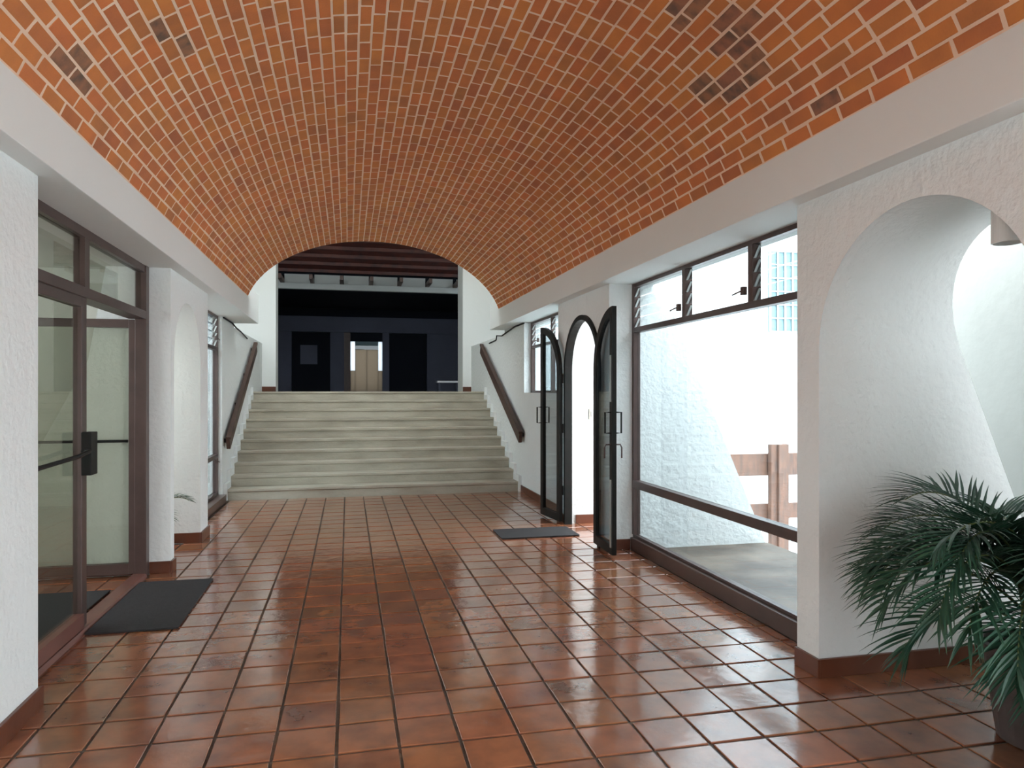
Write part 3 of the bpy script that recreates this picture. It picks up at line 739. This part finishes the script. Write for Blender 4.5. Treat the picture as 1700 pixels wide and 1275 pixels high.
def palm(name, x, y, lab, specs, potr, poth, stemh, ll, nleaf=26):
    e = empty(name, (x, y, 0), lab, 'plant')
    MB().lathe(x, y, [(0.0, 0.004), (potr * .72, 0.004), (potr * .74, 0.03), (potr * .95, poth * .86), (potr, poth * .88), (potr * 1.04, poth), (potr * .93, poth), (potr * .9, poth * .9), (0, poth * .9)], 40).build('pot', M['pot'], e, smooth=False)
    MB().lathe(x, y, [(potr * .895, poth * .905), (potr * .5, poth * .93), (0, poth * .94)], 24).build('soil', M['soil'], e)
    for (az, L, el, dr, h) in specs:
        bx = x + random.uniform(-.06, .06) * potr / .2; by = y + random.uniform(-.06, .06) * potr / .2
        a, b = MB(), MB()
        tip = (bx + .03 * cos(az), by + .03 * sin(az), poth * .93 + h)
        b.tube([(bx, by, poth * .9), (bx, by, poth * .9 + h * .5), tip], 0.009, 6)
        frond(a, b, tip, az, L, el, dr, nleaf, ll)
        fo = a.build('frond', M['leaf'], e, fix=False, smooth=False)
        st = b.build('stalk', M['stalk'], None); st.parent = fo
R = radians
PX, PY = 3.09, 2.66
left = pi - YAW            # direction that runs leftwards in the picture
toc = pi + R(77)           # towards the viewer
specs = [(left, .95, R(56), R(122), .2), (left + R(12), .98, R(48), R(112), .2), (left - R(16), .86, R(60), R(125), .22),
         (left + R(30), .92, R(55), R(130), .22), (left + R(48), .90, R(45), R(125), .18), (left + R(66), .88, R(38), R(120), .15),
         (left + R(20), .78, R(66), R(125), .22), (left - R(34), .85, R(60), R(110), .25),
         (left + R(40), .66, R(30), R(105), .12), (left + R(5), .70, R(35), R(110), .1), (left + R(70), .62, R(22), R(100), .12),
         (left + R(110), .8, R(60), R(110), .25), (left + R(150), .8, R(60), R(110), .25), (left - R(70), .8, R(65), R(105), .3),
         (left - R(110), .8, R(60), R(110), .25), (left + R(185), .85, R(62), R(100), .3), (left + R(150), .75, R(75), R(70), .3), (left + R(190), .8, R(72), R(70), .3),
         (left + R(-25), .75, R(50), R(115), .15),
         (left + R(8), .85, R(55), R(118), .22), (left + R(38), .84, R(50), R(122), .2), (left + R(25), 1.0, R(58), R(100), .25), (left + R(58), .78, R(58), R(120), .25),
         (left + R(76), .78, R(55), R(125), .22), (left - R(10), .8, R(50), R(100), .2), (left + R(52), .55, R(20), R(95), .1), (left + R(35), .85, R(64), R(112), .24)]
palm('potted_palm', PX, PY, 'large feathery green palm in a dark pot under the wide arch', specs, 0.235, 0.44, .2, 0.33, 30)
palm('potted_palm', -1.98, 7.56, 'small palm with only frond tips showing inside the narrow left arch',
     [(R(20), .5, R(60), R(100), .12), (R(-30), .45, R(50), R(110), .1), (R(80), .5, R(60), R(100), .12), (R(160), .45, R(60), R(100), .1), (R(-100), .45, R(60), R(100), .1)], 0.13, 0.24, .1, 0.16, 16)

# ---------------------------------------------------------------- outside, right
struct(box('floor', M['pavement'], 2.9, 16, YN, 3.5, -0.92, -0.9), 'pale paving of the courtyard', 'floor')
struct(box('floor', M['pavement'], 2.9, 16, 3.5, 14, -0.92, -0.9), 'pale courtyard paving seen through the big window', 'floor')
struct(box('wall_right', M['outwall'], 2.95, 4.32, 1.9, 3.74, -0.9, -0.13), 'rendered base under the wide arch', 'wall')
struct(box('wall_right', M['outwall'], 2.95, 4.32, 6.83, 8.65, -0.9, -0.13), 'rendered base under the arched doorway', 'wall')
struct(box('wall_right', M['shaded_render'], 5.3, 5.5, -0.6, 5.5, -0.9, 3.6), 'neighbouring white wall seen through the wide arch, coloured as if shaded', 'wall')
struct(box('ceiling', M['outwall'], 3.06, 5.5, -2.3, 4.5, 3.0, 3.15), 'white canopy added to dim the passage outside the wide arch', 'ceiling')  # added roof that keeps skylight off the wall beyond the arch
BD = empty('building', (9, 12.0, -0.9), 'bright white building across the courtyard with a small upper window', 'building')
box('facade', M['facade'], 2.9, 15, 12.0, 12.3, -0.9, 7.5, BD)
box('ledge', M['outwall'], 4.5, 15, 11.93, 12.0, 0.84, 0.93, BD)
wn = MB()
wx0, wx1, wz0, wz1 = 7.66, 8.75, 2.72, 4.22
wf = box('window', M['farglass'], wx0, wx1, 11.97, 12.0, wz0, wz1, BD)
gb = []
for k in range(8):
    x = wx0 + (wx1 - wx0) * k / 7; o = MB().box(x - .015, x + .015, 11.93, 11.97, wz0, wz1).build('bar', M['chrome']); o.parent = wf
for k in range(7):
    z = wz0 + (wz1 - wz0) * k / 6; o = MB().box(wx0, wx1, 11.94, 11.97, z - .012, z + .012).build('bar', M['chrome']); o.parent = wf
FN = empty('timber_railing', (5.58, 8.47, -0.9), 'weathered brown timber post and rails outside the big window', 'railing')
for (x0, x1, dy) in ((5.445, 5.53, 0.04), (5.535, 5.645, 0), (5.655, 5.715, 0.05)):
    box('post_board', M['oldwood'], x0, x1, 8.42 + dy, 8.50 + dy, -0.9, 0.9, FN, bevel=0.004)
box('rail', M['oldwood'], 4.5, 7.4, 8.56, 8.62, 0.48, 0.77, FN, bevel=0.004)
box('rail', M['oldwood'], 4.5, 7.4, 8.56, 8.62, -0.10, 0.10, FN, bevel=0.004)
struct(box('floor', M['pavement'], -16, 16, -16, YN, -0.15, -0.02), 'unseen pale ground added to bounce daylight onto the vault', 'floor')  # out-of-view paving added as a reflector for the vault
# ---------------------------------------------------------------- outside, left
struct(box('wall_left', M['cream'], -5.2, -5.0, 1.7, 7.5, -0.02, 1.75), 'low cream wall added to cut daylight into the left porch', 'wall')  # added wall that dims the porch and the light from the left
struct(box('wall_left', M['cream'], -5.2, -1.78, 1.5, 1.7, -0.02, 2.9), 'cream end wall of the left porch', 'wall')
struct(box('wall_left', M['cream'], -5.2, -2.0, 7.5, 7.7, -0.02, 3.0), 'cream porch wall behind the glazed door', 'wall')
struct(box('ceiling', M['cream'], -5.2, -2.02, 1.7, 7.5, 2.76, 2.9), 'cream porch ceiling seen through the door fanlight', 'ceiling')
struct(box('floor', M['pavement'], -16, -4.6, YN, 14, -0.15, -0.02), 'pale ground outside the left porch', 'floor')
struct(box('floor', M['pavement'], -4.6, -2.0, 8.7, 14, -0.15, -0.02), 'pale ground outside the far left window', 'floor')
struct(box('wall_left', M['outwall'], -5.2, -5.0, 8.0, 14, -0.02, 3.0), 'garden wall outside the far left window', 'wall')
